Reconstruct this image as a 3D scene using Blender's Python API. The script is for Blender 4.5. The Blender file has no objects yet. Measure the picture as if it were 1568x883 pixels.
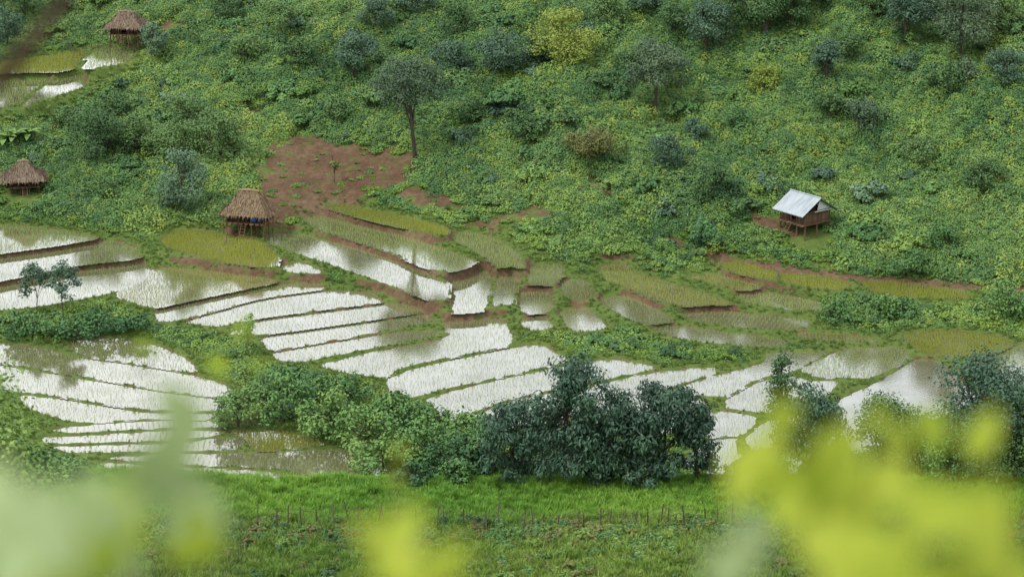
import bpy, math, numpy as np, time
from mathutils import Vector, Matrix, Quaternion
T0=time.time()
R=np.random.default_rng(7)
scene=bpy.context.scene
# ------------------------------------------------------------------ survey helpers
CAM=np.array([0.,0.,60.]); PITCH=math.radians(17.0); FL=3688.0
FW=np.array([0,math.cos(PITCH),-math.sin(PITCH)]); UP=np.array([0,math.sin(PITCH),math.cos(PITCH)]); RT=np.array([1.,0,0])
def sight(u,v): return FW+RT*((u-784)/FL)+UP*(-(v-441.5)/FL)
def sstep(a,b,x):
    t=np.clip((x-a)/(b-a),0,1); return t*t*(3-2*t)
def splus(x,k): return k*np.logaddexp(0,x/k)
FX=[-90,-60,-30,-17,-6,3,18,25,50,90]; FY=[212,213,215,218,211,202,200,198,192,186]
SX=[-90,-45,-20,0,20,60,150]; SY=[.07,.09,.16,.22,.27,.30,.30]
def foot(x): return np.interp(x,FX,FY)
def h0(x,y):
    x=np.asarray(x,float); y=np.asarray(y,float)
    a=np.where(y>0,58.3-0.465*y,58.3)
    zf=2.5+0.012*(145-y)+0.12*np.sin(x*.21)+.08*np.sin(x*.5+y*.3)
    front=zf+splus(a-zf,.6)
    val=0.012*np.maximum(0,y-150)+0.07*splus(y-186,3)
    fy=foot(x); d=y-fy
    g=splus(d,3.0); g=np.where(g>100,100+30*(1-np.exp(-(g-100)/30)),g)
    s=np.interp(x,SX,SY)
    hm=sstep(4,22,d)
    val=np.where(d>40,val-0.07*(np.maximum(0,d-40)),val)
    val=np.maximum(val,0.0)
    und=hm*(0.9*np.sin(x*.13+y*.09+1)+.6*np.sin(x*.29-y*.17)+.35*np.sin(x*.6+y*.45+2)+.25*np.sin(-x*.9+y*.7))
    z=val+s*g+und
    t=sstep(145.2,148.4,y+.25*np.sin(x*.4))
    return front*(1-t)+z*t
def ground(u,v):
    d=sight(u,v); t=np.arange(100,480,.25); p=CAM[None]+d[None]*t[:,None]
    f=p[:,2]-h0(p[:,0],p[:,1]); i=int(np.argmax(f<0))
    if f[i]>=0: i=len(t)-1
    q=f[i-1]/(f[i-1]-f[i]+1e-9); tt=t[i-1]+q*(t[i]-t[i-1])
    return CAM+d*tt, tt
def onplane(u,v,L):
    d=sight(u,v); return (CAM+d*((L-60)/d[2]))[:2]
def chaikin(P,c=.2,n=2):
    P=np.array(P,float)
    for _ in range(n):
        Q=np.roll(P,-1,0); P=np.stack([P*(1-c)+Q*c,P*c+Q*(1-c)],1).reshape(-1,2)
    return P
def sdf(X,Y,P):
    d=np.full(X.shape,1e9); ins=np.zeros(X.shape,bool); n=len(P)
    for i in range(n):
        ax,ay=P[i]; bx,by=P[(i+1)%n]; ex,ey=bx-ax,by-ay
        t=np.clip(((X-ax)*ex+(Y-ay)*ey)/(ex*ex+ey*ey+1e-12),0,1)
        d=np.minimum(d,(X-ax-t*ex)**2+(Y-ay-t*ey)**2)
        c=((ay>Y)!=(by>Y)); 
        xi=ex*(Y-ay)/(ey if abs(ey)>1e-9 else 1e-9)+ax
        ins^=(c&(X<xi))
    d=np.sqrt(d); return np.where(ins,d,-d)
# ------------------------------------------------------------------ mesh helpers
def new_mesh(name,V,Fq,mats,mi=None,lv=None,smooth=False):
    V=np.asarray(V,np.float32); Fq=np.asarray(Fq,np.int32); k=Fq.shape[1]
    me=bpy.data.meshes.new(name); me.vertices.add(len(V)); me.vertices.foreach_set('co',V.ravel())
    me.loops.add(Fq.size); me.loops.foreach_set('vertex_index',Fq.ravel())
    me.polygons.add(len(Fq)); me.polygons.foreach_set('loop_start',np.arange(0,Fq.size,k,dtype=np.int32))
    for m in mats: me.materials.append(m)
    if mi is not None: me.polygons.foreach_set('material_index',np.asarray(mi,np.int32))
    me.polygons.foreach_set('use_smooth',np.full(len(Fq),smooth))
    if lv is not None:
        a=me.attributes.new('lv','FLOAT','POINT'); a.data.foreach_set('value',np.asarray(lv,np.float32))
    me.update(calc_edges=True); me.validate(); return me
def add_obj(name,me,parent=None,loc=None,rz=None):
    o=bpy.data.objects.new(name,me); scene.collection.objects.link(o)
    if parent: o.parent=parent
    if loc is not None: o.location=tuple(float(c) for c in loc)
    if rz is not None: o.rotation_euler=(0,0,rz)
    return o
class MB:
    def __init__(s): s.V=[];s.F=[];s.M=[];s.L=[];s.n=0
    def add(s,V,F,m=0,lv=.5):
        V=np.asarray(V,float).reshape(-1,3);F=np.asarray(F,int).reshape(-1,4)
        s.V.append(V);s.F.append(F+s.n);s.M.append(np.full(len(F),m))
        s.L.append(np.full(len(V),lv) if np.isscalar(lv) else np.asarray(lv)); s.n+=len(V)
    def mesh(s,name,mats,smooth=False): return new_mesh(name,np.concatenate(s.V),np.concatenate(s.F),mats,np.concatenate(s.M),np.concatenate(s.L),smooth)
def tube(mb,P,rad,n=6,m=0,lv=.5):
    P=np.array(P,float); V=[];k=len(P)
    for i in range(k):
        t=P[min(i+1,k-1)]-P[max(i-1,0)]; t/=np.linalg.norm(t)+1e-9
        a=np.cross(t,[0.3,0.9,0.1] if abs(t[2])>.7 else [0,0,1.]); a/=np.linalg.norm(a)+1e-9; b=np.cross(t,a)
        th=np.arange(n)*2*math.pi/n
        V.append(P[i]+rad[i]*(np.cos(th)[:,None]*a+np.sin(th)[:,None]*b))
    V=np.concatenate(V);F=[]
    for i in range(k-1):
        for j in range(n):
            F.append([i*n+j,i*n+(j+1)%n,(i+1)*n+(j+1)%n,(i+1)*n+j])
    mb.add(V,F,m,lv)
def box(mb,c,s,m=0,lv=.5,rot=None):
    c=np.array(c,float);s=np.array(s,float)/2
    V=np.array([[x,y,z] for x in(-1,1) for y in(-1,1) for z in(-1,1)])*s
    if rot is not None: V=V@rot.T
    mb.add(V+c,[[0,1,3,2],[4,6,7,5],[0,4,5,1],[2,3,7,6],[0,2,6,4],[1,5,7,3]],m,lv)
def unit(a): return a/(np.linalg.norm(a,axis=-1,keepdims=True)+1e-9)
def leaves(mb,c,nrm,L,W,m=1,lv=.5,adir=None,rng=R):
    N=len(c); nrm=unit(nrm)
    a=rng.normal(size=(N,3)) if adir is None else adir
    a=unit(a-nrm*(a*nrm).sum(1,keepdims=True)); b=np.cross(nrm,a)
    L=np.broadcast_to(L,(N,))[:,None];W=np.broadcast_to(W,(N,))[:,None]
    V=np.stack([c-a*L*.5, c+b*W*.5-a*L*.08-nrm*W*.12, c+a*L*.5-nrm*L*.12, c-b*W*.5-a*L*.08-nrm*W*.12],1).reshape(-1,3)
    F=np.arange(4*N).reshape(-1,4)
    mb.add(V,F,m,np.repeat(np.broadcast_to(lv,(N,)),4))
# ------------------------------------------------------------------ materials
def mat_base(name):
    m=bpy.data.materials.new(name); m.use_nodes=True; nt=m.node_tree; nt.nodes.clear(); return m,nt,nt.nodes,nt.links
def ramp(nodes,cols):
    r=nodes.new('ShaderNodeValToRGB'); e=r.color_ramp.elements
    while len(e)<len(cols): e.new(.5)
    for i,(p,c) in enumerate(cols): e[i].position=p; e[i].color=(*c,1)
    return r
def math_n(nt,op,a,b):
    n=nt.nodes.new('ShaderNodeMath'); n.operation=op
    for i,x in enumerate((a,b)):
        if hasattr(x,'is_output'): nt.links.new(x,n.inputs[i])
        else: n.inputs[i].default_value=x
    return n.outputs[0]
def noise(nt,scale,detail=3,rough=.55,vec=None):
    n=nt.nodes.new('ShaderNodeTexNoise'); n.inputs['Scale'].default_value=scale; n.inputs['Detail'].default_value=detail; n.inputs['Roughness'].default_value=rough
    if vec is None:
        g=nt.nodes.new('ShaderNodeNewGeometry'); vec=g.outputs['Position']
    nt.links.new(vec,n.inputs['Vector']); return n.outputs[0]
KM=1.85
def foliage(name,cols,tr=.0,wr=.35,wl=.35,wn=.42,nscale=.06,rough=.6,spec=.14,k=None):
    k=k or KM
    cols=[(p,(c[0]*k*.93,c[1]*k*.99,c[2]*k*1.18)) for p,c in cols]
    m,nt,N,Lk=mat_base(name)
    oi=N.new('ShaderNodeObjectInfo'); at=N.new('ShaderNodeAttribute'); at.attribute_name='lv'
    f=math_n(nt,'ADD',math_n(nt,'MULTIPLY',oi.outputs['Random'],wr),math_n(nt,'MULTIPLY',at.outputs['Fac'],wl))
    f=math_n(nt,'ADD',f,math_n(nt,'MULTIPLY',math_n(nt,'SUBTRACT',noise(nt,nscale,2),.5),wn*3.0))
    f=math_n(nt,'ADD',f,.5-(wr+wl)*.5)
    r=ramp(N,cols); Lk.new(f,r.inputs[0])
    p=N.new('ShaderNodeBsdfPrincipled'); Lk.new(r.outputs[0],p.inputs['Base Color']); p.inputs['Roughness'].default_value=rough; p.inputs['Specular IOR Level'].default_value=spec
    o=N.new('ShaderNodeOutputMaterial')
    if tr>0:
        t=N.new('ShaderNodeBsdfTranslucent'); mx=N.new('ShaderNodeMix'); mx.data_type='RGBA'; mx.inputs[0].default_value=.3; mx.inputs[7].default_value=(.23,.32,.03,1)
        Lk.new(r.outputs[0],mx.inputs[6]); Lk.new(mx.outputs[2],t.inputs[0])
        ms=N.new('ShaderNodeMixShader'); ms.inputs[0].default_value=tr; Lk.new(p.outputs[0],ms.inputs[1]); Lk.new(t.outputs[0],ms.inputs[2]); Lk.new(ms.outputs[0],o.inputs[0])
    else: Lk.new(p.outputs[0],o.inputs[0])
    return m
def simple(name,cols,nscale=3,rough=.8,spec=.2,metal=0,bump=.0,useLv=True,stretch=None):
    m,nt,N,Lk=mat_base(name)
    tc=N.new('ShaderNodeTexCoord'); vec=tc.outputs['Object']
    if stretch:
        mp=N.new('ShaderNodeMapping'); mp.inputs['Scale'].default_value=stretch; Lk.new(vec,mp.inputs[0]); vec=mp.outputs[0]
    nz=noise(nt,nscale,5,.65,vec); f=nz
    if useLv:
        at=N.new('ShaderNodeAttribute'); at.attribute_name='lv'
        f=math_n(nt,'ADD',math_n(nt,'MULTIPLY',nz,.6),math_n(nt,'MULTIPLY',at.outputs['Fac'],.4))
    r=ramp(N,cols); Lk.new(f,r.inputs[0]); p=N.new('ShaderNodeBsdfPrincipled'); Lk.new(r.outputs[0],p.inputs['Base Color'])
    p.inputs['Roughness'].default_value=rough;p.inputs['Specular IOR Level'].default_value=spec;p.inputs['Metallic'].default_value=metal
    if bump:
        b=N.new('ShaderNodeBump'); b.inputs['Strength'].default_value=bump; Lk.new(nz,b.inputs['Height']); Lk.new(b.outputs[0],p.inputs['Normal'])
    o=N.new('ShaderNodeOutputMaterial'); Lk.new(p.outputs[0],o.inputs[0]); return m
G=foliage
m_hill=G('hill_foliage',[(.05,(.034,.070,.018)),(.35,(.066,.115,.025)),(.65,(.102,.152,.03)),(.95,(.155,.195,.042))])
m_bush=G('bush_foliage',[(.1,(.024,.055,.020)),(.4,(.044,.090,.027)),(.7,(.074,.130,.031)),(.95,(.12,.172,.04))])
m_dark=G('dark_foliage',[(.1,(.018,.038,.021)),(.5,(.036,.068,.033)),(.9,(.070,.110,.048))],spec=.3,k=1.95)
m_mid=G('mid_foliage',[(.1,(.025,.050,.017)),(.5,(.046,.084,.025)),(.9,(.085,.130,.036))])
m_grey=G('greygreen_foliage',[(.1,(.026,.046,.022)),(.5,(.050,.076,.035)),(.9,(.090,.12,.054))])
m_yel=G('yellow_foliage',[(.1,(.07,.10,.014)),(.5,(.115,.145,.022)),(.9,(.165,.19,.035))])
m_dry=G('dry_foliage',[(.1,(.075,.065,.02)),(.5,(.10,.105,.03)),(.9,(.14,.155,.04))],k=1.6)
m_grass=G('grass_blades',[(.1,(.06,.115,.018)),(.5,(.11,.17,.026)),(.9,(.17,.22,.042))],tr=.3,k=1.8)
m_crop=G('crop_blades',[(.1,(.068,.145,.020)),(.5,(.11,.20,.024)),(.9,(.17,.25,.038))],tr=.3,k=1.9)
m_bundg=G('bund_grass',[(.1,(.058,.09,.020)),(.5,(.095,.138,.028)),(.9,(.14,.17,.040))],tr=.2,k=1.7)
m_seed=G('seedling_blades',[(.1,(.13,.165,.040)),(.5,(.175,.21,.052)),(.9,(.23,.26,.075))],tr=.3,k=1.75)
m_seedy=G('seedling_dense_blades',[(.1,(.13,.145,.018)),(.5,(.19,.195,.023)),(.9,(.25,.245,.036))],tr=.35,k=1.75)
m_near=G('near_leaf',[(.1,(.17,.23,.02)),(.5,(.25,.30,.025)),(.9,(.35,.37,.04))],tr=.5,rough=.4,k=1.55)
m_nearp=G('near_leaf_pale',[(.1,(.20,.26,.10)),(.5,(.26,.31,.12)),(.9,(.34,.38,.17))],tr=.4,rough=.4,k=1.5)
m_bark=simple('bark',[(.2,(.035,.029,.022)),(.8,(.12,.10,.08))],6,.9,.1,bump=.4)
m_wood=simple('weathered_wood',[(.15,(.06,.036,.024)),(.5,(.15,.09,.055)),(.9,(.26,.18,.125))],5,.85,.15,stretch=(1,1,6),bump=.2)
m_post=simple('weathered_post',[(.15,(.05,.038,.03)),(.9,(.20,.16,.13))],5,.9,.1)
m_woodd=simple('dark_wood',[(.2,(.02,.014,.010)),(.8,(.10,.065,.042))],5,.9,.1)
m_thatch=simple('thatch',[(.15,(.085,.058,.034)),(.5,(.24,.175,.11)),(.9,(.44,.34,.23))],4,.95,.05,bump=.3)
m_thatchg=simple('thatch_grey',[(.15,(.075,.056,.040)),(.5,(.22,.165,.12)),(.9,(.38,.31,.235))],4,.95,.05,bump=.3)
m_metal=simple('galvanised_sheet',[(.25,(.24,.28,.30)),(.5,(.38,.43,.46)),(.75,(.48,.52,.55))],1.6,.45,.5,.25,useLv=False,stretch=(1.6,.3,.3))
m_white=simple('white_cloth',[(.2,(.45,.48,.5)),(.8,(.62,.64,.66))],3,.9,.1)
m_blue=simple('blue_cloth',[(.2,(.03,.09,.3)),(.8,(.06,.16,.45))],3,.9,.1)
# terrain material
m_ter,nt,N,Lk=mat_base('ground_cover')
at=N.new('ShaderNodeAttribute'); at.attribute_name='soil'
n1=noise(nt,.25,6,.6); n2=noise(nt,1.8,6,.7)
gf=math_n(nt,'ADD',math_n(nt,'MULTIPLY',n1,.5),math_n(nt,'MULTIPLY',n2,.5))
rg=ramp(N,[(.3,(.055,.095,.024)),(.5,(.10,.15,.036)),(.7,(.16,.20,.055))]); Lk.new(gf,rg.inputs[0])
rs=ramp(N,[(.32,(.070,.040,.024)),(.5,(.130,.080,.048)),(.68,(.21,.150,.100))]); Lk.new(gf,rs.inputs[0])
sf=math_n(nt,'ADD',at.outputs['Fac'],math_n(nt,'MULTIPLY',math_n(nt,'SUBTRACT',noise(nt,.8,7,.75),.5),2.1))
rr=ramp(N,[(.38,(0,0,0)),(.66,(1,1,1))]); Lk.new(sf,rr.inputs[0])
mx=N.new('ShaderNodeMix'); mx.data_type='RGBA'; Lk.new(rr.outputs[0],mx.inputs[0]); Lk.new(rg.outputs[0],mx.inputs[6]); Lk.new(rs.outputs[0],mx.inputs[7])
p=N.new('ShaderNodeBsdfPrincipled'); p.inputs['Roughness'].default_value=.95; p.inputs['Specular IOR Level'].default_value=.1; Lk.new(mx.outputs[2],p.inputs['Base Color'])
b=N.new('ShaderNodeBump'); b.inputs['Strength'].default_value=.9; b.inputs['Distance'].default_value=.35; Lk.new(n2,b.inputs['Height']); Lk.new(b.outputs[0],p.inputs['Normal'])
o=N.new('ShaderNodeOutputMaterial'); Lk.new(p.outputs[0],o.inputs[0])
# water
m_wat,nt,N,Lk=mat_base('paddy_water')
nz=noise(nt,.3,5,.65); rw=ramp(N,[(.35,(.13,.13,.06)),(.65,(.20,.19,.11))]); Lk.new(nz,rw.inputs[0])
d=N.new('ShaderNodeBsdfDiffuse'); Lk.new(rw.outputs[0],d.inputs[0])
g=N.new('ShaderNodeBsdfGlossy'); g.inputs['Roughness'].default_value=.045; g.inputs['Color'].default_value=(.95,.96,.96,1)
b=N.new('ShaderNodeBump'); b.inputs['Strength'].default_value=.05; b.inputs['Distance'].default_value=.05; Lk.new(noise(nt,5,2,.5),b.inputs['Height']); Lk.new(b.outputs[0],g.inputs['Normal'])
fr=N.new('ShaderNodeFresnel'); fr.inputs[0].default_value=1.55
ff=math_n(nt,'ADD',fr.outputs[0],math_n(nt,'ADD',.16,math_n(nt,'MULTIPLY',nz,.30)))
ms=N.new('ShaderNodeMixShader'); Lk.new(ff,ms.inputs[0]); Lk.new(d.outputs[0],ms.inputs[1]); Lk.new(g.outputs[0],ms.inputs[2])
o=N.new('ShaderNodeOutputMaterial'); Lk.new(ms.outputs[0],o.inputs[0])
# ------------------------------------------------------------------ paddies (outline, density class)
PAD=[
 ([(497,314),(520,312),(600,328),(660,342),(700,353),(676,362),(640,353),(590,344),(540,331),(510,322)],1.3),
 ([(462,335),(490,329),(540,342),(600,356),(660,374),(720,395),(750,411),(720,417),(680,416),(640,407),(610,390),(560,374),(510,359),(478,347)],.6),
 ([(403,362),(430,356),(480,362),(540,378),(600,398),(650,418),(690,436),(684,460),(655,460),(620,445),(585,432),(540,417),(490,400),(440,385),(412,374)],.4),
 ([(676,361),(720,355),(760,365),(795,385),(806,411),(765,413),(745,396),(710,376)],.6),
 ([(246,370),(258,356),(300,352),(350,361),(395,368),(430,393),(425,410),(370,406),(300,393),(255,381)],1.4),
 ([(425,407),(460,401),(492,413),(488,420),(450,418),(425,412)],0),
 ([(693,418),(750,415),(755,432),(742,479),(690,481),(697,455),(690,435)],0),
 ([(765,417),(803,415),(790,445),(785,468),(752,469),(757,440)],0),
 ([(812,407),(860,404),(865,425),(845,438),(805,437)],0),
 ([(797,446),(840,445),(848,462),(845,479),(800,481),(794,460)],0),
 ([(798,487),(838,485),(848,503),(815,507),(800,499)],0),
 ([(850,430),(895,426),(917,452),(895,460),(868,459)],0),
 ([(855,475),(900,471),(925,493),(932,503),(885,510),(865,497)],0),
 ([(915,408),(955,403),(975,420),(1040,438),(1100,455),(1122,467),(1060,473),(1010,462),(960,442),(925,430)],.9),
 ([(915,455),(960,452),(1000,470),(1037,492),(985,498),(955,486),(930,471)],0),
 ([(1045,478),(1080,472),(1150,480),(1245,490),(1235,504),(1170,506),(1110,499),(1050,490)],.2),
 ([(988,503),(1040,497),(1110,508),(1190,517),(1215,525),(1170,533),(1110,528),(1040,520)],.1),
 ([(1050,423),(1100,420),(1168,437),(1150,447),(1100,440)],.9),
 ([(1092,403),(1130,399),(1195,419),(1185,430),(1130,420)],1.4),
 ([(1190,418),(1260,421),(1308,434),(1290,445),(1240,442),(1195,432)],1.4),
 ([(1125,451),(1180,447),(1262,463),(1260,477),(1200,475),(1140,463)],.6),
 ([(1316,431),(1380,433),(1488,450),(1482,459),(1400,458),(1330,447)],2.4),
 ([(1215,508),(1290,511),(1355,519),(1335,525),(1230,522)],.9),
 ([(1222,566),(1290,533),(1375,530),(1397,545),(1365,565),(1330,580),(1250,578)],.6),
 ([(1378,511),(1440,506),(1530,514),(1552,530),(1500,548),(1420,546),(1395,530)],1.3),
 ([(1280,612),(1345,584),(1400,549),(1440,551),(1475,585),(1500,610),(1440,640),(1380,660),(1320,700),(1262,700)],-1),
 ([(1505,552),(1560,527),(1610,525),(1610,600),(1530,590)],.6),
 # left
 ([(-60,345),(0,343),(80,350),(165,366),(80,380),(0,391),(-60,398)],.8),
 ([(-60,402),(0,393),(80,382),(165,368),(210,372),(217,400),(120,409),(0,434),(-60,440)],.2),
 ([(-60,444),(0,436),(120,411),(218,401),(226,410),(236,430),(170,450),(60,470),(0,476),(-60,478)],0),
 ([(168,453),(238,407),(320,414),(440,430),(330,452),(235,474)],.9),
 # centre
 ([(233,476),(330,456),(440,433),(500,434),(497,443),(400,456),(270,492),(240,494)],.3),
 ([(275,493),(400,458),(500,444),(572,447),(592,462),(470,477),(390,488),(330,502)],0),
 ([(390,490),(480,479),(595,464),(645,469),(652,478),(520,497),(400,513),(345,513)],0),
 ([(395,516),(520,499),(652,480),(668,492),(600,505),(480,526),(412,538)],0),
 ([(412,541),(480,528),(620,506),(692,506),(640,521),(540,539),(460,556),(428,552)],.2),
 ([(480,560),(560,540),(692,516),(668,494),(740,487),(776,491),(788,528),(700,545),(620,561),(585,579),(540,573)],0),
 ([(588,581),(640,561),(790,530),(830,527),(877,553),(760,579),(680,596),(620,612),(598,604)],0),
 ([(648,610),(760,581),(880,556),(940,548),(1010,562),(990,568),(880,591),(780,611),(700,642),(680,645),(668,627)],0),
 ([(700,644),(800,608),(900,591),(1000,569),(1095,560),(1100,572),(1020,595),(900,613),(860,652),(720,660)],0),
 ([(1022,598),(1100,573),(1170,556),(1172,540),(1235,538),(1270,540),(1215,570),(1160,580),(1110,609),(1050,604)],.3),
 ([(1110,612),(1165,582),(1215,575),(1245,582),(1285,582),(1270,605),(1180,633),(1110,626)],0),
 ([(1050,635),(1110,628),(1150,634),(1162,641),(1140,666),(1085,670),(1045,657)],0),
 ([(1080,673),(1130,668),(1128,690),(1137,701),(1100,716),(1040,712)],0),
 ([(1140,668),(1180,640),(1240,634),(1230,662),(1165,692),(1147,688)],0),
 ([(1080,720),(1140,705),(1190,698),(1230,700),(1220,728),(1095,737)],0),
 ([(900,614),(1000,600),(1045,606),(1087,617),(1048,633),(1040,665),(880,665)],0),
 # lower left
 ([(105,521),(190,516),(245,530),(290,550),(304,573),(210,557),(110,543)],.5),
 ([(-60,519),(60,531),(110,545),(210,559),(304,575),(352,592),(354,610),(250,598),(120,575),(0,555),(-60,550)],0),
 ([(-60,553),(0,558),(120,578),(250,600),(352,612),(337,630),(220,628),(80,605),(30,600),(-60,588)],0),
 ([(28,603),(80,608),(220,631),(335,632),(320,643),(230,641),(120,649),(40,625)],0),
 ([(72,657),(160,647),(260,642),(330,643),(335,655),(240,656),(100,664)],0),
 ([(60,669),(110,667),(240,659),(335,658),(342,666),(260,675),(70,680)],0),
 ([(70,683),(260,678),(345,669),(378,672),(366,690),(240,691),(110,694)],0),
 ([(345,661),(430,659),(465,665),(505,682),(440,688),(385,691),(378,671)],1.4),
 ([(150,701),(240,694),(385,693),(500,687),(530,692),(590,714),(612,740),(560,746),(500,731),(400,716),(250,710)],0),
 ([(150,706),(250,713),(400,719),(500,734),(440,753),(380,745),(250,728),(150,719)],.2),
 ([(150,723),(250,731),(370,746),(345,760),(250,760),(180,746)],0),
 ([(105,735),(180,748),(235,762),(130,765)],0),
 ([(440,757),(500,736),(565,748),(500,762)],0),
 # far upper left
 ([(-60,104),(0,96),(80,85),(137,78),(110,109),(0,117),(-60,122)],1.4),
 ([(142,77),(214,71),(197,97),(113,109)],.8),
 ([(-60,126),(0,119),(82,119),(60,133),(20,165),(-60,172)],.8),
 ([(87,120),(152,112),(130,135),(70,152),(27,168),(62,135)],.4),
]
pads=[]
for P,dn in PAD:
    P=np.array(P,float); c=P.mean(0); gpt,_=ground(c[0],c[1]); L=float(gpt[2])
    W=np.array([onplane(u,v,L) for u,v in P]); W=chaikin(W,.14,2); pads.append((W,L,dn))
def wpoly(P): return chaikin(np.array([ground(u,v)[0][:2] for u,v in P]),.22,2)
soilp=[(wpoly(P),k) for P,k in [
 ([(405,212),(470,200),(560,210),(645,238),(662,262),(610,290),(570,302),(505,316),(455,340),(405,345),(380,300),(392,238)],.72),
 ([(590,290),(680,281),(722,300),(695,324),(610,316)],.74),([(720,325),(800,311),(865,320),(850,340),(755,347)],.7),
 ([(1130,342),(1190,320),(1200,345),(1262,357),(1160,360)],.8),([(295,280),(328,280),(335,315),(295,315)],.68),
 ([(330,350),(420,335),(445,345),(400,368),(335,362)],.68),([(235,28),(288,28),(294,50),(240,52)],.6)]]
paths=[(np.array([ground(u,v)[0][:2] for u,v in P]),w,k) for P,w,k in [
 ([(1085,388),(1140,397),(1180,405),(1300,422),(1400,428),(1520,440),(1600,446)],.7,1.05),
 ([(905,265),(925,290),(945,310),(965,335),(1000,352),(1040,370),(1090,388)],.5,.78),
 ([(365,150),(400,172),(430,190),(450,205)],.4,.62)]]
# ------------------------------------------------------------------ terrain grid
def seg(a,b,s): return np.arange(a,b-1e-6,s)
def geo(a,b,s0,k):
    o=[a];s=s0
    while o[-1]<b: s*=k;o.append(o[-1]+s)
    return np.array(o)
right=geo(66,420,.22,1.15); xs=np.concatenate([-right[::-1],seg(-66,66,.2)[1:],right]); xs=np.unique(np.round(xs,4))
ys=np.concatenate([seg(-80,120,4),seg(120,147,.45),seg(147,222,.19),seg(222,300,.38),geo(300,760,.5,1.1)])
X,Y=np.meshgrid(xs,ys); nx,ny=len(xs),len(ys)
H=h0(X,Y); S=np.full(X.shape,-99.); LV=np.zeros(X.shape); PI=np.full(X.shape,-1)
sw=np.zeros(X.shape); swL=np.zeros(X.shape)
for k,(W,L,dn) in enumerate(pads):
    x0,x1=np.searchsorted(xs,[W[:,0].min()-3,W[:,0].max()+3]); y0,y1=np.searchsorted(ys,[W[:,1].min()-3,W[:,1].max()+3])
    sl=(slice(y0,y1),slice(x0,x1)); XX,YY=X[sl],Y[sl]
    wob=.06*np.sin(XX*2.3+YY*1.7)+.05*np.sin(XX*4.1-YY*3.3)+.04*np.sin(YY*6+XX*.7)
    s=sdf(XX,YY,W)+wob+.09
    w=1/(np.maximum(-s,0)+.06)**3; w[-s>2.8]=0
    sw[sl]+=w; swL[sl]+=w*(L+.11)
    better=s>S[sl]; S[sl]=np.where(better,s,S[sl]); LV[sl]=np.where(better,L,LV[sl]); PI[sl]=np.where(better,k,PI[sl])
wb=1/(1.1**3); Zout=(swL+wb*H)/(sw+wb)
Zin=LV-.14+.25*(1-sstep(.02,.26,S))
Z=np.where(S>0,Zin,np.where(sw>0,Zout,H))
wet=(S>0.02)
Zb=Z.copy(); Zb[1:-1,1:-1]=(6*Z[1:-1,1:-1]+Z[:-2,1:-1]+Z[2:,1:-1]+Z[1:-1,:-2]+Z[1:-1,2:])/10
Z=np.where(S>-3,Zb,Z)
soil=np.zeros(X.shape)
for W,kk in soilp:
    x0,x1=np.searchsorted(xs,[W[:,0].min()-2.5,W[:,0].max()+2.5]); y0,y1=np.searchsorted(ys,[W[:,1].min()-2.5,W[:,1].max()+2.5]); sl=(slice(y0,y1),slice(x0,x1))
    wv=.6*np.sin(X[sl]*1.1+Y[sl]*.9)+.5*np.sin(X[sl]*2.3-Y[sl]*1.7)
    soil[sl]=np.maximum(soil[sl],sstep(-1.4,1.9,sdf(X[sl],Y[sl],W)+wv)*kk)
def linedist(X,Y,P):
    d=np.full(X.shape,1e9)
    for (ax,ay),(bx,by) in zip(P[:-1],P[1:]):
        ex,ey=bx-ax,by-ay; t=np.clip(((X-ax)*ex+(Y-ay)*ey)/(ex*ex+ey*ey+1e-9),0,1); d=np.minimum(d,np.hypot(X-ax-t*ex,Y-ay-t*ey))
    return d
for P,w,k in paths:
    x0,x1=np.searchsorted(xs,[P[:,0].min()-2,P[:,0].max()+2]); y0,y1=np.searchsorted(ys,[P[:,1].min()-2,P[:,1].max()+2]); sl=(slice(y0,y1),slice(x0,x1))
    dd=linedist(X[sl],Y[sl],P)+.2*np.sin(X[sl]*1.3); q=1-sstep(w*.6,w*1.6,dd); soil[sl]=np.maximum(soil[sl],q*k); 
    if k<.8: Z[sl]-=q*.35
gy,gx=np.gradient(Z,ys,xs); gr=np.hypot(gx,gy)
mod=.5+.5*np.sin(X*.45+1.7*np.sin(Y*.3))*np.sin(Y*.5-X*.21)
terr=(Y>178)&(Y<225)
soil=np.where((S>-2.0)&(Y>147)&(Y<228),np.maximum(soil,sstep(.30,.8,gr)*(np.where(terr,.62,.34)+.2*mod)),soil)
soil=np.where((S>-.1),np.maximum(soil,.38),soil)
micro=np.where(S<-1,.06*np.sin(X*3.1+Y*1.3)*np.sin(Y*2.7-X*1.1)+R.normal(size=X.shape)*.02,0); Z=Z+micro
V=np.stack([X,Y,Z],-1).reshape(-1,3); I=np.arange(nx*ny).reshape(ny,nx)
Fq=np.stack([I[:-1,:-1],I[:-1,1:],I[1:,1:],I[1:,:-1]],-1).reshape(-1,4)
me=new_mesh('valley_terrain',V,Fq,[m_ter],smooth=True)
a=me.attributes.new('soil','FLOAT','POINT'); a.data.foreach_set('value',soil.astype(np.float32).ravel())
add_obj('valley_terrain',me)
WV=[];WF=[];n=0
for k,(W,L,dn) in enumerate(pads):
    c=wet&(PI==k); cell=(c[:-1,:-1]|c[1:,:-1]|c[:-1,1:]|c[1:,1:]); iy,ix=np.nonzero(cell)
    if len(iy)==0: continue
    q=np.stack([np.stack([xs[ix],ys[iy]],1),np.stack([xs[ix+1],ys[iy]],1),np.stack([xs[ix+1],ys[iy+1]],1),np.stack([xs[ix],ys[iy+1]],1)],1)
    q=np.concatenate([q,np.full(q.shape[:2]+(1,),L)],-1).reshape(-1,3); WV.append(q);WF.append(np.arange(len(q)).reshape(-1,4)+n); n+=len(q)
add_obj('rice_paddy_water',new_mesh('rice_paddy_water',np.concatenate(WV),np.concatenate(WF),[m_wat]))
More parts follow.
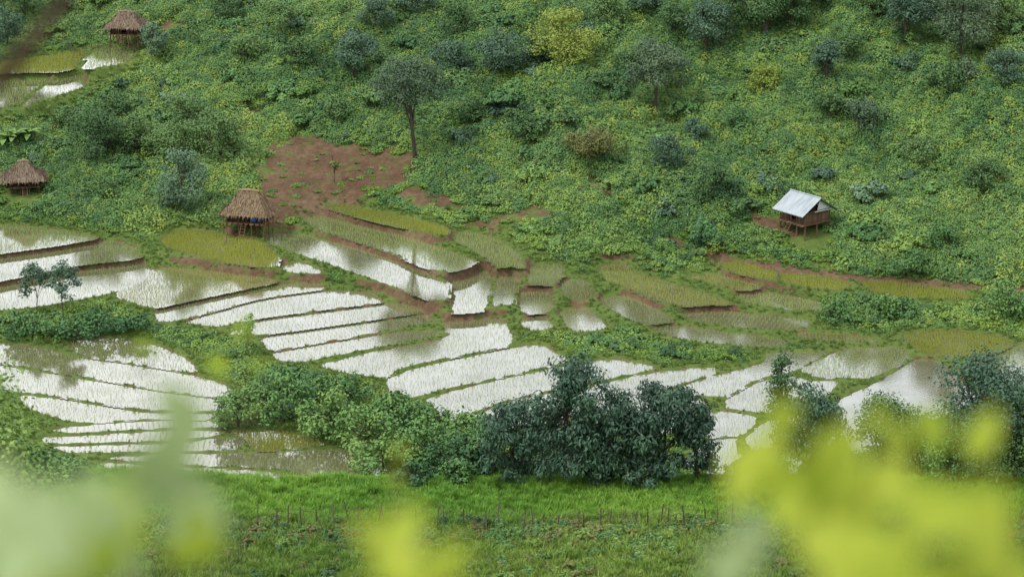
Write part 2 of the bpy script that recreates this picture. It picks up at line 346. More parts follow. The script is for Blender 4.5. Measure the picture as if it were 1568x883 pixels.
def look(A,x,y):
    ix=np.clip(np.searchsorted(xs,x)-1,0,nx-2); iy=np.clip(np.searchsorted(ys,y)-1,0,ny-2)
    fx=(x-xs[ix])/(xs[ix+1]-xs[ix]); fy=(y-ys[iy])/(ys[iy+1]-ys[iy])
    return (A[iy,ix]*(1-fx)+A[iy,ix+1]*fx)*(1-fy)+(A[iy+1,ix]*(1-fx)+A[iy+1,ix+1]*fx)*fy
# ------------------------------------------------------------------ seedlings
mb=MB()
for k,(W,L,dn) in enumerate(pads):
    if dn<0: continue
    c=W.mean(0); U,_,Vt=np.linalg.svd(W-c); e=Vt[0]; f=np.array([-e[1],e[0]])
    r=np.abs((W-c)@e).max(), np.abs((W-c)@f).max()
    far=c[1]>232
    sx,sy=(.38,.16) if dn<1 else (.30,.13)
    if .5<dn<1: sx,sy=.28,.14
    if dn>=1.3: sx,sy=.24,.11
    if far: sx*=1.5; sy*=1.5
    # rows run across the short side of each paddy
    aa,bb=np.meshgrid(np.arange(-r[0],r[0],sx),np.arange(-r[1],r[1],sy)); aa=aa.ravel(); bb=bb.ravel()
    aa=aa+R.normal(size=aa.size)*.04+.08*np.sin(bb*.8+k+aa*.13)+.15*bb*math.sin(k*1.7); bb=bb+R.normal(size=bb.size)*.05
    P=c+aa[:,None]*e+bb[:,None]*f
    s=look(S,P[:,0],P[:,1]); same=look((PI==k).astype(float),P[:,0],P[:,1])>.9
    patch=.5+.5*np.sin(P[:,0]*.7+k)*np.sin(P[:,1]*.6+2*k)
    keep=(s>.18)&same&(R.random(len(P))>.05+.3*patch); P=P[keep]
    if len(P)==0: continue
    hh=.16 if dn<1 else (.20 if dn<2 else .26)
    nb=2 if dn<.5 else (3 if dn<1.3 else 4)
    P=np.repeat(P,nb,0); n_=len(P); az=R.random(n_)*6.283; ln=R.random(n_)*.08; h=hh*(.6+.7*R.random(n_)); w=.011 if dn<.5 else (.013 if dn<1 else .018)
    if far: w*=1.6
    b0=np.stack([P[:,0]+R.normal(size=n_)*.025,P[:,1]+R.normal(size=n_)*.03,np.full(n_,L-.02)],1); wv=np.stack([np.sin(az),np.cos(az),np.zeros(n_)],1)*w
    tip=b0+np.stack([np.cos(az*1.7)*ln,np.sin(az*1.7)*ln,h],1)
    V=np.stack([b0-wv,b0+wv,tip+wv*.4,tip-wv*.4],1).reshape(-1,3)
    mb.add(V,np.arange(len(V)).reshape(-1,4),1 if dn>=.85 else 0,np.repeat(R.random(n_)*.7+.15,4))
add_obj('rice_seedlings',mb.mesh('rice_seedlings',[m_seed,m_seedy]))
# ------------------------------------------------------------------ plant prototypes
def coll(name,meshes):
    c=bpy.data.collections.new(name)
    for i,me in enumerate(meshes): c.objects.link(bpy.data.objects.new(f'{name}_{i}',me))
    return c
def bush_mesh(seed,mat,n=900,L=.2,W=.12,hs=.85,lumps=13,stems=True):
    r=np.random.default_rng(seed); mb=MB()
    C=[];RR=[]
    for i in range(lumps):
        a=r.random()*6.283; q=math.sqrt(r.random())*.72; z=(.15+.75*math.sqrt(max(0,1-q*q))*r.uniform(.5,1.1))*hs
        C.append([q*math.cos(a),q*math.sin(a),z]);RR.append(r.uniform(.2,.38))
    C=np.array(C);RR=np.array(RR); k=r.integers(0,lumps,n); d=unit(r.normal(size=(n,3))); d[:,2]=np.abs(d[:,2])*.9-.15; d=unit(d)
    p=C[k]+d*(RR[k]*r.random(n)**.35)[:,None]; p[:,2]=np.maximum(p[:,2],.02)
    lc=r.random(lumps)
    leaves(mb,p,d+np.array([0,0,.6])+r.normal(size=(n,3))*.35,L*(.6+.8*r.random(n)),W*(.7+.6*r.random(n)),1,lc[k]*.5+r.random(n)*.5,rng=r)
    if stems:
        for i in range(0,lumps,2): tube(mb,[[0,0,-.1],C[i]*.5,C[i]],[.03,.02,.01],4,0)
    return mb.mesh('bush',[m_bark,mat])
def herb_mesh(seed,mat,n=200):
    r=np.random.default_rng(seed); mb=MB()
    a=r.random(n)*6.283;q=np.sqrt(r.random(n)); z=.05+.5*r.random(n)*(1-.6*q*q)
    p=np.stack([q*np.cos(a),q*np.sin(a),z],1)
    leaves(mb,p,np.stack([np.cos(a)*q*.5,np.sin(a)*q*.5,np.ones(n)],1)+r.normal(size=(n,3))*.35,.30*(.6+.7*r.random(n)),.17*(.6+.7*r.random(n)),0,r.random(n),rng=r)
    return mb.mesh('herb',[mat])
def patch_mesh(seed,mats,rad=2.0):
    # a drift of low, mounded scrub about 4 m across
    r=np.random.default_rng(seed); mb=MB(); nm=14
    for i in range(nm):
        a=r.random()*6.283; q=rad*math.sqrt(r.random())*.85; c=np.array([q*math.cos(a),q*math.sin(a)]); mr=r.uniform(.45,1.1); mh=r.uniform(.3,1.2)*(.6+.55*mr); mi=int(r.choice([0,0,0,1,1,2])); lc=r.random()
        n=int(170*mr); th=r.random(n)*6.283; el=np.arcsin(r.random(n)**.8); rr=r.random(n)**.25
        d=np.stack([np.cos(th)*np.cos(el),np.sin(th)*np.cos(el),np.sin(el)],1); p=d*rr[:,None]*np.array([mr,mr,mh]); p[:,:2]+=c
        leaves(mb,p,d*1.1+np.array([0,0,.4])+r.normal(size=(n,3))*.3,.17*(.6+.8*r.random(n)),.11*(.7+.6*r.random(n)),mi,np.clip(lc*.7+r.random(n)*.3,0,1),rng=r)
    n=460; a=r.random(n)*6.283; q=rad*np.sqrt(r.random(n)); p=np.stack([q*np.cos(a),q*np.sin(a),.03+.25*r.random(n)],1)
    leaves(mb,p,np.array([0,0,1.])+r.normal(size=(n,3))*.5,.2*(.6+.8*r.random(n)),.09*(.7+.6*r.random(n)),0,r.random(n),rng=r)
    nb=110; a=r.random(nb)*6.283; q=rad*np.sqrt(r.random(nb)); b0=np.stack([q*np.cos(a),q*np.sin(a),np.zeros(nb)],1); az=r.random(nb)*6.283
    tip=b0+np.stack([np.cos(az)*.2,np.sin(az)*.2,.35+.35*r.random(nb)],1); wv=np.stack([np.sin(az),np.cos(az),0*az],1)*.02
    V=np.stack([b0-wv,b0+wv,tip+wv*.2,tip-wv*.2],1).reshape(-1,3); mb.add(V,np.arange(4*nb).reshape(-1,4),0,.75)
    return mb.mesh('patch',mats)
def tuft_mesh(seed,mat,nb=34,h=1.,spread=.35,w=.03):
    r=np.random.default_rng(seed); mb=MB()
    a=r.random(nb)*6.283;q=np.sqrt(r.random(nb))*spread*.7; b0=np.stack([q*np.cos(a),q*np.sin(a),np.full(nb,-.05)],1)
    az=a+r.normal(size=nb)*.6; out=np.stack([np.cos(az),np.sin(az),0*az],1); wv=np.stack([-np.sin(az),np.cos(az),0*az],1)*w
    hh=h*(.5+.6*r.random(nb)); l=r.random(nb)*spread
    m_=b0+out*(l*.4)[:,None]+np.array([0,0,1])*(hh*.65)[:,None]; t_=b0+out*(l*1.3)[:,None]+np.array([0,0,1])*hh[:,None]
    V=np.stack([b0-wv*.7,b0+wv*.7,m_+wv,m_-wv,t_+wv*.15,t_-wv*.15],1).reshape(-1,3)
    base=np.arange(nb)[:,None]*6; F=np.concatenate([base+np.array([0,1,2,3]),base+np.array([3,2,4,5])])
    mb.add(V,F,0,np.repeat(r.random(nb),6)); return mb.mesh('tuft',[mat])
def scatter(name,P,scl,C,tilt=.15,sz=None,rot=None):
    P=np.asarray(P,np.float32); n=len(P); me=bpy.data.meshes.new(name); me.vertices.add(n); me.vertices.foreach_set('co',P.ravel())
    if rot is None: rot=np.stack([R.normal(size=n)*tilt,R.normal(size=n)*tilt,R.random(n)*6.283],1)
    a=me.attributes.new('rot','FLOAT_VECTOR','POINT'); a.data.foreach_set('vector',rot.astype(np.float32).ravel())
    a=me.attributes.new('scl','FLOAT_VECTOR','POINT'); s=np.asarray(scl); zz=s*(R.uniform(.75,1.25,n)) if sz is None else s*sz; a.data.foreach_set('vector',np.stack([s,s,zz],1).astype(np.float32).ravel())
    a=me.attributes.new('pidx','INT','POINT'); a.data.foreach_set('value',R.integers(0,len(C.objects),n).astype(np.int32))
    ob=add_obj(name,me); ng=bpy.data.node_groups.new(name,'GeometryNodeTree')
    ng.interface.new_socket('Geometry',in_out='INPUT',socket_type='NodeSocketGeometry'); ng.interface.new_socket('Geometry',in_out='OUTPUT',socket_type='NodeSocketGeometry')
    gi=ng.nodes.new('NodeGroupInput');go=ng.nodes.new('NodeGroupOutput'); ip=ng.nodes.new('GeometryNodeInstanceOnPoints'); ci=ng.nodes.new('GeometryNodeCollectionInfo')
    ci.inputs['Collection'].default_value=C; ci.inputs['Separate Children'].default_value=True; ci.inputs['Reset Children'].default_value=True
    def na(nm,ty):
        x=ng.nodes.new('GeometryNodeInputNamedAttribute'); x.data_type=ty; x.inputs['Name'].default_value=nm
        return next(o for o in x.outputs if o.enabled and o.name=='Attribute')
    l=ng.links.new; l(gi.outputs[0],ip.inputs['Points']); l(ci.outputs[0],ip.inputs['Instance']); ip.inputs['Pick Instance'].default_value=True
    l(na('pidx','INT'),ip.inputs['Instance Index']); l(na('rot','FLOAT_VECTOR'),ip.inputs['Rotation']); l(na('scl','FLOAT_VECTOR'),ip.inputs['Scale']); l(ip.outputs[0],go.inputs[0])
    md=ob.modifiers.new('scatter','NODES'); md.node_group=ng; print(name,n); return ob
c_bush=coll('bush_proto',[bush_mesh(i,m) for i,m in enumerate([m_bush,m_bush,m_hill,m_mid,m_bush,m_mid,m_dark,m_mid])])
c_herb=coll('herb_proto',[herb_mesh(i+20,m) for i,m in enumerate([m_hill,m_hill,m_bush,m_grass])])
c_patch=coll('patch_proto',[patch_mesh(i+30,ms) for i,ms in enumerate([[m_hill,m_bush,m_yel],[m_hill,m_bush,m_mid],[m_hill,m_hill,m_bush],[m_hill,m_bush,m_bush],[m_hill,m_mid,m_hill],[m_bush,m_mid,m_hill]])])
c_tuft=coll('tuft_proto',[tuft_mesh(i+40,m_bundg,24,1.,.55,.05) for i in range(4)])
c_crop=coll('crop_proto',[tuft_mesh(i+50,m_crop,40,1.,.6,.04) for i in range(3)])
c_gras=coll('meadow_proto',[tuft_mesh(i+60,m,36,1.,.65,.04) for i,m in enumerate([m_grass,m_grass,m_bundg,m_grass])])
c_weed=coll('weed_proto',[bush_mesh(70+i,m,420,.3,.14,1.1,9) for i,m in enumerate([m_bush,m_dry,m_hill,m_bush,m_mid])])
HUT={'a':(383,350),'b':(38,290),'c':(195,60),'d':(1232,348)}
hutp={k:ground(*v)[0] for k,v in HUT.items()}
def nohut(x,y,r=2.6):
    ok=np.ones(len(x),bool)
    for p in hutp.values(): ok&=np.hypot(x-p[0],(y-p[1]+1.2)*.75)>r
    return ok
def infr(x,y,mg=5): return np.abs(x)<.2126*(y/.95)*1.05+mg
def sample(n,x0,x1,y0,y1):
    x=R.uniform(x0,x1,n);y=R.uniform(y0,y1,n); k=infr(x,y); return x[k],y[k]
def slope_rot(x,y):
    e=1.2; gx=(h0(x+e,y)-h0(x-e,y))/(2*e); gy=(h0(x,y+e)-h0(x,y-e))/(2*e); out=np.zeros((len(x),3)); yaw=R.random(len(x))*6.283
    for i in range(len(x)):
        q=Vector((0,0,1)).rotation_difference(Vector((-gx[i],-gy[i],1)).normalized())
        out[i]=(q@Quaternion((0,0,1),yaw[i])).to_euler()
    return out
# scrub drifts over the whole hillside
x,y=sample(11500,-85,85,190,312); s=look(S,x,y); so=look(soil,x,y); d=y-foot(x)
som=np.maximum.reduce([look(soil,x+dx,y+dy) for dx,dy in ((0,0),(1.3,0),(-1.3,0),(0,1.3),(0,-1.3))])
k=(s<-2.6)&(som<.42)&nohut(x,y,4.0)&(d>-6); x,y=x[k],y[k]
scatter('hillside_scrub',np.stack([x,y,look(Z,x,y)-.08],1),R.uniform(.8,1.25,len(x)),c_patch,rot=slope_rot(x,y))
# low undergrowth close to paddies, huts and bare ground
x,y=sample(70000,-85,85,148.5,308); s=look(S,x,y); so=look(soil,x,y); d=y-foot(x)
som=np.maximum.reduce([look(soil,x+dx,y+dy) for dx,dy in ((0,0),(2.,0),(-2.,0),(0,2.),(0,-2.))])
clump=np.sin(x*1.3+2*np.sin(y*.9))*np.sin(y*1.1-x*.4)
k=(s<-.75)&nohut(x,y,2.1)&((s>-3.4)|(som>.3)|~nohut(x,y,5.2)|(d<-4))&((so<.36)|(R.random(len(x))<np.where(clump>.2,.30,.07))); x,y,s,so=x[k],y[k],s[k],so[k]
sc=np.minimum(R.uniform(.5,.95,len(x)),np.maximum(.24,-s*.48)); sc=np.where(so>.36,sc*R.uniform(.3,.65,len(x)),sc); z=look(Z,x,y)
scatter('undergrowth',np.stack([x,y,z-.05],1),sc,c_herb,.2)
# hillside shrubs
x,y=sample(5200,-85,85,190,312); s=look(S,x,y);so=look(soil,x,y); d=y-foot(x)
nz=np.sin(x*.21+2*np.sin(y*.13))*np.sin(y*.27-x*.09)+.6*np.sin(x*.5+y*.4)
k=(s<-1.8)&(d>1.5)&nohut(x,y,4.6)&(so<.2)&(R.random(len(x))<.16+.55*(nz>.2)); x,y=x[k],y[k]
sc=.8+R.random(len(x))**1.7*1.4; scatter('hillside_shrubs',np.stack([x,y,look(Z,x,y)-.1],1),sc,c_bush,.12)
x,y=sample(2600,-60,60,150,215); s=look(S,x,y); so=look(soil,x,y)
k=(s<-1.5)&(y<foot(x)+2)&nohut(x,y,4)&(so<.3); x,y,s=x[k],y[k],s[k]; scatter('valley_shrubs',np.stack([x,y,look(Z,x,y)-.05],1),np.minimum(R.uniform(.3,.9,len(x)),-s*.4),c_bush,.1)
# bund grass
x,y=sample(105000,-62,62,148.5,285); s=look(S,x,y); so=look(soil,x,y); k=(s>-1.4)&(s<.08)&(R.random(len(x))<np.where(so>.5,.3,1.)); x,y,s=x[k],y[k],s[k]
scatter('bund_grass',np.stack([x,y,look(Z,x,y)],1),np.where(s>-.25,R.uniform(.11,.22,len(x)),R.uniform(.18,.36,len(x))),c_tuft,.3)
# near field
n=10500; x=R.uniform(-38,38,n);y=R.uniform(135.6,146.8,n); k=(y>137.6+.6*np.sin(x*.3)); xc,yc=x[k],y[k]; xc=np.round(xc/.4)*.4+R.normal(size=len(xc))*.06
scatter('crop_field',np.stack([xc,yc,look(Z,xc,yc)],1),R.uniform(.40,.6,len(xc)),c_crop,.12)
n=10500; x=R.uniform(-38,38,n);y=R.uniform(124,138.5,n)
scatter('meadow_grass',np.stack([x,y,look(Z,x,y)],1),R.uniform(.36,.66,len(x)),c_gras,.2)
n=3900; x=R.uniform(-38,38,n);y=np.where(R.random(n)<.7,R.normal(135.9,.9,n),R.uniform(124,136.5,n)); k=R.random(n)<.3+.7*(np.sin(x*.5+1.5*np.sin(y*.6))>-.2); x,y=x[k],y[k]
scatter('field_weeds',np.stack([x,y,look(Z,x,y)-.05],1),R.uniform(.22,.66,len(x)),c_weed,.15)
# ------------------------------------------------------------------ trees
def tree_mesh(seed,Ht,Wd,trunk=.3,mat=None,leaf=(.24,.13),dens=1.,lean=(0,0),droop=0.,tr=None,nb=9,flat=1.,cr=.2,cap=9000):
    r=np.random.default_rng(seed); mb=MB(); tr=tr or .022*Ht+.03
    top=.86*Ht; pts=[];n=7
    jx,jy=r.normal(size=2)*.02*Ht
    for i in range(n):
        f=i/(n-1); pts.append([lean[0]*f*f+jx*math.sin(f*4),lean[1]*f+jy*math.sin(f*5),top*f-.15])
    pts=np.array(pts); tube(mb,pts,[tr*(1.25 if i==0 else 1-.8*i/(n-1)) for i in range(n)],7)
    zc=(trunk+1)/2*Ht; rz=(1-trunk)/2*Ht; C=[];RR=[]
    cen=np.array([lean[0]*.9,lean[1]*.9,zc])
    for b in range(nb):
        f=r.uniform(max(.12,trunk*.75),.92); base=np.array([np.interp(f*top,pts[:,2],pts[:,i]) for i in range(3)])
        a=b*2.4+r.uniform(-.4,.4); el=r.uniform(-.75 if trunk<.15 else -.5,1.)*math.pi/2*.85; q=r.uniform(.5,.9)
        e=cen+q*np.array([math.cos(a)*math.cos(el)*Wd/2,math.sin(a)*math.cos(el)*Wd/2,math.sin(el)*rz*flat])
        mid=(base+e)/2+np.array([0,0,-.04*Ht]); rr=tr*(1-.7*f)*.55
        tube(mb,[base,mid,e],[rr,rr*.65,rr*.3],5); C.append(e);RR.append(r.uniform(.75,1.25))
        for j in range(3):
            e2=e+r.normal(size=3)*np.array([Wd,Wd,rz*1.6])*.15; dd=(e2-cen)/np.array([Wd/2,Wd/2,rz]); ln=np.linalg.norm(dd)
            if ln>1.0: e2=cen+(e2-cen)*1.0/ln
            tube(mb,[mid,(mid+e2)/2+[0,0,.02*Ht],e2],[rr*.5,rr*.35,rr*.15],4); C.append(e2);RR.append(r.uniform(.5,1.1))
    C.append(pts[-1]+[0,0,.04*Ht]);RR.append(1.)
    C=np.array(C);RR=np.array(RR)*cr*(Wd+2*rz)/2
    nl=int(dens*110*Wd*rz*2*(.24*.13)/(leaf[0]*leaf[1])); nl=min(max(nl,1000),cap)
    k=r.choice(len(C),nl,p=RR**2/(RR**2).sum()); d=unit(r.normal(size=(nl,3))); p=C[k]+d*(RR[k]*r.random(nl)**.4)[:,None]*np.array([1,1,.72])
    lc=r.random(len(C))
    nr=d*.9+np.array([0,0,.5])+r.normal(size=(nl,3))*.35; ad=None
    if droop: ad=d*.7*(1-droop)+np.array([0,0,-1])*droop+r.normal(size=(nl,3))*.3; nr=d*1.1+np.array([0,0,.4])+r.normal(size=(nl,3))*.35
    p[:,2]=np.maximum(p[:,2],.1)
    leaves(mb,p,nr,leaf[0]*r.uniform(.6,1.3,nl),leaf[1]*r.uniform(.7,1.2,nl),1,lc[k]*.75+r.random(nl)*.35,adir=ad,rng=r)
    return mb.mesh('tree',[m_bark,mat])
cnt=[100]
def plant(name,u,v,hp,wp,**kw):
    g,t=ground(u,v); sc=t/FL; Ht=hp*sc*1.05; Wd=wp*sc*1.04; cnt[0]+=1
    me=tree_mesh(cnt[0],Ht,Wd,**kw); me.name=name
    return add_obj(name,me,loc=(g[0],g[1],float(look(Z,np.array([g[0]]),np.array([g[1]]))[0])),rz=0)
plant('savanna_tree',637,250,158,94,trunk=.42,mat=m_grey,lean=(-.9,0),dens=2.5,nb=15,tr=.24,cr=.21)
plant('round_tree',1003,172,106,86,trunk=.28,mat=m_grey,lean=(.2,0),dens=2.5,cr=.23,nb=13)
for a in [(540,132,80,64,m_dark,.2),(860,108,92,98,m_yel,.12),(1470,92,120,94,m_grey,.22),(1265,138,76,46,m_dark,.15),(1080,88,84,68,m_dark,.2),(1030,62,56,52,m_mid,.2),
 (1172,66,90,92,m_mid,.22),(575,54,60,52,m_dark,.2),(765,122,72,66,m_dark,.1),(1212,54,70,54,m_mid,.22),(825,110,58,54,m_dark,.12),(455,110,46,50,m_mid,.1),
 (1062,222,44,38,m_dark,.1),(1020,268,60,48,m_dark,.1),(1170,150,50,44,m_yel,.1),(1320,208,52,68,m_grey,.1),(905,255,58,70,m_dry,.1),(800,222,50,48,m_mid,.1),
 (1445,150,54,52,m_mid,.1),(1540,132,56,56,m_dark,.1),(1272,190,54,44,m_mid,.15),(1090,315,62,56,m_mid,.05),(345,40,50,48,m_mid,.1),(930,50,58,58,m_mid,.2),(700,60,52,58,m_mid,.15),
 (1385,62,76,60,m_dark,.22),(1530,62,74,60,m_mid,.25),(430,60,58,58,m_mid,.2),(1480,130,40,36,m_grey,.1),(640,32,58,58,m_dark,.2),(1240,22,68,60,m_mid,.2),(690,114,50,58,m_dark,.1),(1390,420,40,54,m_bush,0),(1445,385,44,58,m_bush,0),(1130,205,40,50,m_bush,0),(1300,100,48,46,m_mid,.15),(1120,40,56,56,m_mid,.2),(990,30,50,50,m_dark,.2),
 (1430,40,70,60,m_dark,.22),(1340,30,56,56,m_mid,.2),(380,100,46,54,m_mid,.05),(520,190,40,48,m_mid,.05),(960,120,44,50,m_mid,.08),(1410,250,44,56,m_mid,.05),(1500,290,48,60,m_mid,.05),(720,190,40,52,m_mid,.05)]:
    plant('hillside_tree',a[0],a[1],a[2],a[3],mat=a[4],trunk=a[5],dens=2.4,cr=.24,nb=12)
plant('dark_vine_tree',277,325,95,66,trunk=.05,mat=m_dark,dens=2.6,cr=.26)
for a in [(322,250,80,92),(262,250,62,70),(150,248,72,92),(205,240,62,60),(290,200,55,70),(180,190,45,60),(105,200,40,50)]: plant('leafy_tree',*a,mat=m_mid,trunk=.03,dens=2.2,cr=.24,nb=12)
plant('leafy_tree',235,88,56,42,mat=m_dark,trunk=.05,dens=1.8); plant('leafy_tree',10,75,60,50,mat=m_dark,trunk=.08,dens=1.5); plant('leafy_tree',40,30,60,90,mat=m_mid,trunk=.08,dens=1.5)
plant('sapling_tree',99,492,90,52,trunk=.25,mat=m_dark,dens=1.4,cr=.18,tr=.05); plant('sapling_tree',55,484,76,48,trunk=.25,mat=m_dark,dens=1.4,cr=.18,tr=.05)
plant('sapling_tree',380,548,66,34,trunk=.1,mat=m_bush,dens=1.2,tr=.05); plant('sapling_tree',512,280,34,14,trunk=.4,mat=m_dry,dens=.3,tr=.05)
plant('sapling_tree',160,310,38,34,trunk=.2,mat=m_mid,dens=.7,tr=.04)
dr=dict(mat=m_dark,leaf=(.36,.13),droop=.45)
for a in [(780,739,132,88),(868,739,190,118),(935,738,150,84),(1018,739,152,118),(1065,739,104,76),(975,736,124,70),(825,736,104,84),(900,741,74,90),(975,742,66,90)]: plant('drooping_bamboo_tree',*a,trunk=0,dens=2.6,cr=.175,nb=17,**dr)
plant('vine_covered_tree',1192,735,208,34,trunk=.1,mat=m_mid,dens=1.8,cr=.13,nb=14)
plant('riverside_tree',1240,737,160,92,trunk=.05,leaf=(.36,.12),droop=.4,mat=m_dark,dens=2.2,nb=14,cr=.18)
for a in [(1350,738,132,96,m_mid),(1400,737,110,80,m_mid),(1500,739,196,150,m_dark),(1552,738,150,120,m_mid),(1450,738,90,80,m_bush),(1590,735,170,110,m_dark)]:
    plant('riverside_tree',*a[:4],trunk=.03,mat=a[4],dens=2.2,cr=.20,nb=14)
for a in [(365,655,62,70),(430,650,84,96),(440,610,50,70),(505,672,76,90),(560,690,70,90),(600,655,54,80),(585,722,60,90),(650,720,80,90),(700,738,76,100),(740,730,92,90),(650,665,46,80),(720,690,60,80),(530,620,50,60),(490,610,36,50),(1130,740,30,50),(1175,738,50,60),(1300,738,50,70),(1270,738,44,60),
  (1280,495,40,56),(1355,487,36,48),(1385,488,30,40),(1545,485,52,70),(100,740,36,70),(70,725,40,60),(700,742,40,50),(635,742,36,50),(150,512,32,70),(210,512,30,60),(40,515,40,80),(100,520,30,70)]:
    plant('broadleaf_shrub',*a,trunk=.0,mat=m_bush,dens=2.0,nb=13,cr=.21,leaf=(.28,.18))
me=tree_mesh(900,9.6,4.6,trunk=.2,mat=m_hill,leaf=(.17,.10),dens=1.2,cr=.19,nb=15); add_obj('slope_tree',me,loc=(-14.8,60,float(h0(-14.8,60.))))
def banana(name,u,v,n,Lf):
    g,_=ground(u,v); mb=MB(); r=np.random.default_rng(5); tube(mb,[[0,0,-.1],[0,0,.8],[.05,0,1.3]],[.12,.1,.06],7,0)
    for i in range(n):
        a=i*2.4; el=r.uniform(.5,1.2); d=np.array([math.cos(a)*math.cos(el),math.sin(a)*math.cos(el),math.sin(el)]); sd=np.array([-math.sin(a),math.cos(a),0])
        P=[np.array([0,0,1.1])+d*Lf*t+np.array([math.cos(a)*t*t*.5,math.sin(a)*t*t*.5,-1.0*t*t]) for t in np.linspace(0,1,6)]; wd=[.05,.2,.28,.28,.2,.03]
        V=[];F=[]
        for p_,w_ in zip(P,wd): V+= [p_-sd*w_+[0,0,.06],p_,p_+sd*w_+[0,0,.06]]
        for j in range(5): F+=[[3*j,3*j+1,3*j+4,3*j+3],[3*j+1,3*j+2,3*j+5,3*j+4]]
        mb.add(V,F,1,.5+r.random()*.5)
    add_obj(name,mb.mesh('banana',[m_bark,m_hill]),loc=g)
banana('banana_plant',22,228,9,2.1); banana('banana_plant',45,224,8,1.8); banana('banana_plant',8,232,8,1.9)
# ------------------------------------------------------------------ huts
def thatch_roof(a,b,ze,zr,rl,seed,n=2600):
    r=np.random.default_rng(seed); mb=MB(); hx,hy=a/2,b/2
    E=np.array([[-hx,-hy,ze],[hx,-hy,ze],[hx,hy,ze],[-hx,hy,ze]],float); Rr=np.array([[-rl/2,0,zr],[rl/2,0,zr]],float)
    faces=[(E[0],E[1],Rr[1],Rr[0]),(E[1],E[2],Rr[1],Rr[1]),(E[2],E[3],Rr[0],Rr[1]),(E[3],E[0],Rr[0],Rr[0])]
    for f in faces:
        m=5;V=[];F=[]
        for i in range(m+1):
            t=i/m
            for j in range(m+1):
                s=j/m; p=(f[0]*(1-s)+f[1]*s)*(1-t)+(f[3]*(1-s)+f[2]*s)*t; V.append(p+[0,0,-.18*math.sin(t*math.pi)-.03])
        for i in range(m):
            for j in range(m): q=i*(m+1)+j; F.append([q,q+1,q+m+2,q+m+1])
        mb.add(V,F,0,.25)
        k=n//4; s=r.random(k);t=1-np.sqrt(r.random(k)) if np.allclose(f[2],f[3]) else r.random(k)
        t=t*1.0-.03; s_,t_=s[:,None],t[:,None]
        p=(f[0]*(1-s_)+f[1]*s_)*(1-t_)+(f[3]*(1-s_)+f[2]*s_)*t_; p[:,2]+=-.18*np.sin(np.clip(t,0,1)*math.pi)
        nn=np.cross(f[1]-f[0],(f[2]+f[3])/2-f[0]); nn/=np.linalg.norm(nn); nn=nn*np.sign(nn[2]); dn=-( (f[2]+f[3])/2-(f[0]+f[1])/2); dn/=np.linalg.norm(dn)
        leaves(mb,p+nn*r.uniform(.02,.14,(k,1)),np.tile(nn,(k,1))+r.normal(size=(k,3))*.15,r.uniform(.4,.8,k),r.uniform(.05,.1,k),0,np.clip(.1+.6*((t*6)%1)+.35*r.random(k),0,1),adir=np.tile(dn,(k,1))+r.normal(size=(k,3))*.18,rng=r)
    tube(mb,[Rr[0]-[.2,0,-.04],[0,0,zr+.12],Rr[1]+[.2,0,.04]],[.1,.14,.1],7,0,.6)
    return mb
def hut_base(E,a,b,fl,wh,seed,openside=False,matw=m_wood):
    r=np.random.default_rng(seed)
    mb=MB()
    for x in np.linspace(-a/2,a/2,4):
        for y in (-b/2,0,b/2): tube(mb,[[x,y,-.6],[x+r.normal()*.03,y,fl+(wh if abs(y)>.1 else 0)]],[.075,.06],6,0,r.random())
    add_obj('posts',mb.mesh('posts',[m_wood]),E)
    mb=MB(); box(mb,[0,0,fl],[a+.25,b+.25,.1],0,.4)
    for i in range(8): box(mb,[-a/2+a*i/7,-b/2-.32,fl+.0],[.32,.45,.05],0,r.random())
    add_obj('floor_platform',mb.mesh('floor',[m_wood]),E)
    mb=MB()
    def planks(p0,p1,z0,z1,skip=None):
        p0=np.array(p0,float);p1=np.array(p1,float);Ln=np.linalg.norm(p1-p0);n=int(Ln/.17); d=(p1-p0)/Ln; ang=math.atan2(d[1],d[0]); c,s=math.cos(ang),math.sin(ang); Rm=np.array([[c,-s,0],[s,c,0],[0,0,1]])
        for i in range(n):
            f=(i+.5)/n
            if skip and skip[0]<f<skip[1]: continue
            q=p0+(p1-p0)*f; h=z1-z0+r.normal()*.03; box(mb,[q[0],q[1],z0+h/2],[Ln/n*.93,.03+.01*r.random(),h],0,r.random(),Rm)
    ax,by=a/2-.08,b/2-.08; z0=fl+.06; z1=fl+wh
    planks([-ax,-by],[ax,-by],z0,z1,(.55,.75) if openside else (.42,.6)); planks([ax,-by],[ax,by],z0,z1); planks([ax,by],[-ax,by],z0,z1); planks([-ax,by],[-ax,-by],z0,z1)
    for z in (z0+.15,z1-.12): 
        box(mb,[0,-by-.035,z],[2*ax,.03,.06],0,.2); box(mb,[ax+.035,0,z],[.03,2*by,.06],0,.2)
    add_obj('plank_walls',mb.mesh('walls',[matw]),E)
    mb=MB(); 
    for sx in (-.22,.22): tube(mb,[[sx,-b/2-1.1,-.1],[sx,-b/2-.4,fl]],[.035,.03],5)
    for i in range(4):
        f=(i+.7)/4.5; tube(mb,[[-.24,-b/2-1.1+.7*f,-.1+(fl+.1)*f],[.24,-b/2-1.1+.7*f,-.1+(fl+.1)*f]],[.025,.025],5)
    add_obj('ladder',mb.mesh('ladder',[m_wood]),E)
def hut(name,key,rz,sc=1.):
    E=bpy.data.objects.new(name,None); scene.collection.objects.link(E); p=hutp[key]; E.location=(p[0],p[1],float(p[2])-.05); E.rotation_euler=(0,0,rz); E.scale=(sc,sc,sc); return E
E=hut('thatched_stilt_hut','a',math.radians(-14),.95)
hut_base(E,3.7,2.6,.95,1.15,1,True,m_woodd); add_obj('thatch_roof',thatch_roof(4.8,3.7,1.75,3.7,1.7,1).mesh('roof',[m_thatch]),E)
